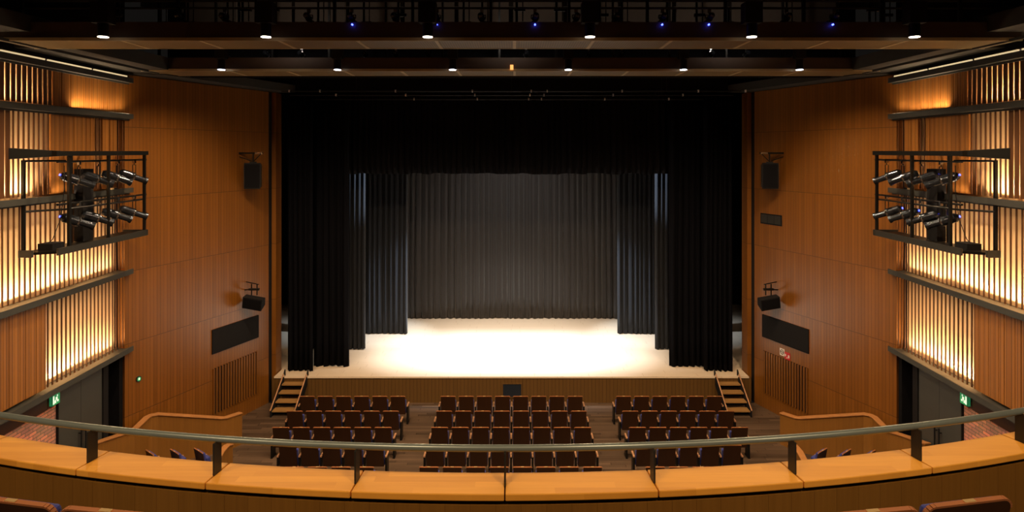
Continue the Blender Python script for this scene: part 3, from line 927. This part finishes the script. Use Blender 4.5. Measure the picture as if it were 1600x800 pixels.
for i, px in enumerate((418, 472, 571, 619, 670, 822, 920, 971, 1068, 1110, 1165)):
    y = 16.25; x = (px - 804) / 1000 * y + 0.1
    spotlight((x, y, 10.86), (-0.12 * (1 if x > 0 else -1), 0.86, -0.35), 'small black spotlight on the bridge nearer the stage, %s from the left' % ORD[i],
              'spotlights on the bridge nearer the stage', False, length=0.34, r=0.06, drop=0.14)
# pipes hanging under the roof in front of the upper void
rr = random.Random(11)
for i in range(26):
    x = -9 + i * 0.72 + rr.uniform(-0.25, 0.25); y = rr.choice((12.6, 13.1, 13.9))
    o = MB().cyl((0, 0, 0), (0, 0, 13.2 - 10.75), 0.025, n=8)
    o.cyl((0.12, 0, 0.1), (0.12, 0, 13.2 - 10.75), 0.012, n=6).box(-0.05, 0.17, -0.03, 0.03, 0.30, 0.36)
    o = o.build('hanging_pipe', M_STEEL); o.location = (x, y, 10.75)
    tag(o, 'thin black pipe hanging from the dark roof behind the near lighting bridge', 'pipe', 'hanging pipes under the roof')
# roof: upper wall panels and beams above the second bridge
m = MB()
for i in range(12):
    x = -9.0 + i * 1.5
    m.box(x + 0.06, x + 1.44, 17.6, 17.7, 11.55, 13.2)
struct(m.build('ceiling_panel_band', plain('grey_brown_roof_panels', (0.11, 0.085, 0.065), 0.8)))
for i, y in enumerate((6, 9, 13.6, 15, 18.2, 19.6)):
    struct(MB().box(-11.3, 11.3, y - 0.1, y + 0.1, 12.7, 13.2).build('ceiling_beam', M_CEIL))
struct(MB().box(-9.2, 9.2, 17.35, 17.45, 10.3, 11.5).build('ceiling_drop_panel', M_VOID))
# fly bars in front of the stage opening
for i, (y, z, xs) in enumerate(((20.6, 10.22, (452, 500, 618, 738, 830, 855, 972, 1091, 1165)), (21.35, 10.16, (525, 634, 742, 828, 850, 958, 1067)), (21.8, 10.06, (647, 746, 826, 846, 945, 1045)))):
    t = thing('fly_bar', 'thin black fly bar with small glint-white clamps over the stage opening, %s from the auditorium' % ORD[i], 'fly bar', (0, y, z), 0, 'fly bars over the stage opening')
    MB().cyl((-7.4, 0, 0), (7.4, 0, 0), 0.02, n=8).build('bar', M_STEEL, t)
    for px in xs:
        x = (px - 804) / 1000 * y + 0.1
        MB().box(x - 0.02, x + 0.02, -0.03, 0.03, -0.03, 0.05).build('clamp', M_WHITE, t)  # plain white colour stands in for the glints on metal clamps
    MB().cyl((-5, 0, 0), (-5, 0, 13.19 - z), 0.006, n=6).cyl((0, 0, 0), (0, 0, 13.19 - z), 0.006, n=6).cyl((5, 0, 0), (5, 0, 13.19 - z), 0.006, n=6).build('suspension_wire', M_STEEL, t)
o = MB().box(-0.04, 0.04, -0.03, 0.03, -0.06, 0.06).build('amber_beacon', M_ORANGE); o.location = (0.03, 15.9, 10.38)
tag(o, 'tiny amber lamp at the middle of the bridge nearer the stage', 'lamp')

# ------------------------------------------------------------------ balcony: parapet, handrail, floor, seats
BC = Vector((-0.02, 17.1, 0)); RN = 13.08; RF = 12.83; ZP = CAMZ - 2.15
PTH = 0.965 / 12.95
POST_TH = [(k) * PTH + 0.0045 for k in range(-5, 6)]


def arcpt(r, th, z): return Vector((BC.x + r * math.sin(th), BC.y - r * math.cos(th), z))


def arc(mb, r0, r1, z0, z1, t0, t1, n):
    vs = []
    for i in range(n + 1):
        th = t0 + (t1 - t0) * i / n
        vs += [arcpt(r0, th, z0), arcpt(r1, th, z0), arcpt(r1, th, z1), arcpt(r0, th, z1)]
    fs = [(3, 2, 1, 0), tuple(4 * n + k for k in range(4))]
    for i in range(n):
        for k in range(4):
            fs.append((4 * i + k, 4 * i + (k + 1) % 4, 4 * i + 4 + (k + 1) % 4, 4 * i + 4 + k))
    return mb.add(vs, fs)


TM = math.radians(45)
org = arcpt(RN, 0, 0)
pp = thing('balcony_parapet', 'curved wooden balcony parapet with a glossy orange oak top in the foreground', 'parapet', (org.x, org.y, ZP - 0.7))


def pbuild(mb, name, mat, **k):
    for v in mb.v: v -= pp.location
    return mb.build(name, mat, pp, **k)


edges = [-TM] + [POST_TH[i] for i in (0, 1, 2, 3, 4, 5, 6, 7, 8, 9, 10)] + [TM]
for a, b in zip(edges[:-1], edges[1:]):
    m = arc(MB(), RN + 0.012, RF - 0.012, ZP - 0.045, ZP, a + 0.0003, b - 0.0003, max(4, int((b - a) / 0.02)))
    pbuild(m, 'coping', M_COPING, bevel=0.006)
m = arc(MB(), RN - 0.02, RF + 0.02, ZP - 0.075, ZP - 0.045, -TM, TM, 60); pbuild(m, 'shadow_gap', M_BLACK)
m = arc(MB(), RN, RN - 0.03, ZP - 0.85, ZP - 0.075, -TM, TM, 60); pbuild(m, 'inner_panel', M_PANEL)
m = arc(MB(), RF + 0.03, RF, ZP - 1.3, ZP - 0.075, -TM, TM, 60); pbuild(m, 'outer_panel', M_PANEL)

RM = (RN + RF) / 2
hr = thing('balcony_handrail', 'grey curved metal handrail on flat posts along the balcony parapet', 'handrail', (org.x, org.y + 0.12, ZP))
pts = [arcpt(RM, -TM + 2 * TM * i / 90, ZP + 0.225) - hr.location for i in range(91)]
MB().tube(pts, 0.023, 14).build('rail', M_RAIL, hr)
for th in POST_TH:
    R = Matrix.Translation(arcpt(RM, th, ZP) - hr.location) @ Matrix.Rotation(th, 4, 'Z')
    MB().box(-0.006, 0.006, -0.045, 0.035, 0, 0.21, R).build('post', M_GREYSTEEL, hr)

# balcony floor (stepped) behind the parapet
fl = MB()
arc(fl, RN - 0.03, RN + 1.25, ZP - 0.85, ZP - 0.62, -TM, TM, 60)
arc(fl, RN + 1.25, RN + 2.3, ZP - 0.85, ZP - 0.22, -TM, TM, 60)
arc(fl, RN + 2.3, RN + 5.5, ZP - 0.85, ZP + 0.15, -TM, TM, 60)
struct(fl.build('floor_balcony', M_FLOOR))
# the four front-row seat backs that rise into the picture
seatc = make_seat(0.53, 0.289, 0.05, True)
for o in seatc.children:
    pass
for side, ths in (('left', (-0.1890, -0.1470)), ('right', (0.1450, 0.1870))):
    for k, th in enumerate(ths):
        p = arcpt(13.80, th, 0)
        nm = ('outermost at the %s edge of the picture' if (k == 0) == (side == 'left') else 'second from the %s edge of the picture') % side
        o = dup(seatc, (p.x, p.y, ZP - 0.62), th, 'brown wooden balcony seat back with brass plate, ' + nm, 'balcony front row seats', ('end_armrest',))
        o.name = 'balcony_chair'
for r in (seatc, seat0):
    for ch in list(r.children):
        for g_ in list(ch.children): bpy.data.objects.remove(g_)
        bpy.data.objects.remove(ch)
    bpy.data.objects.remove(r)
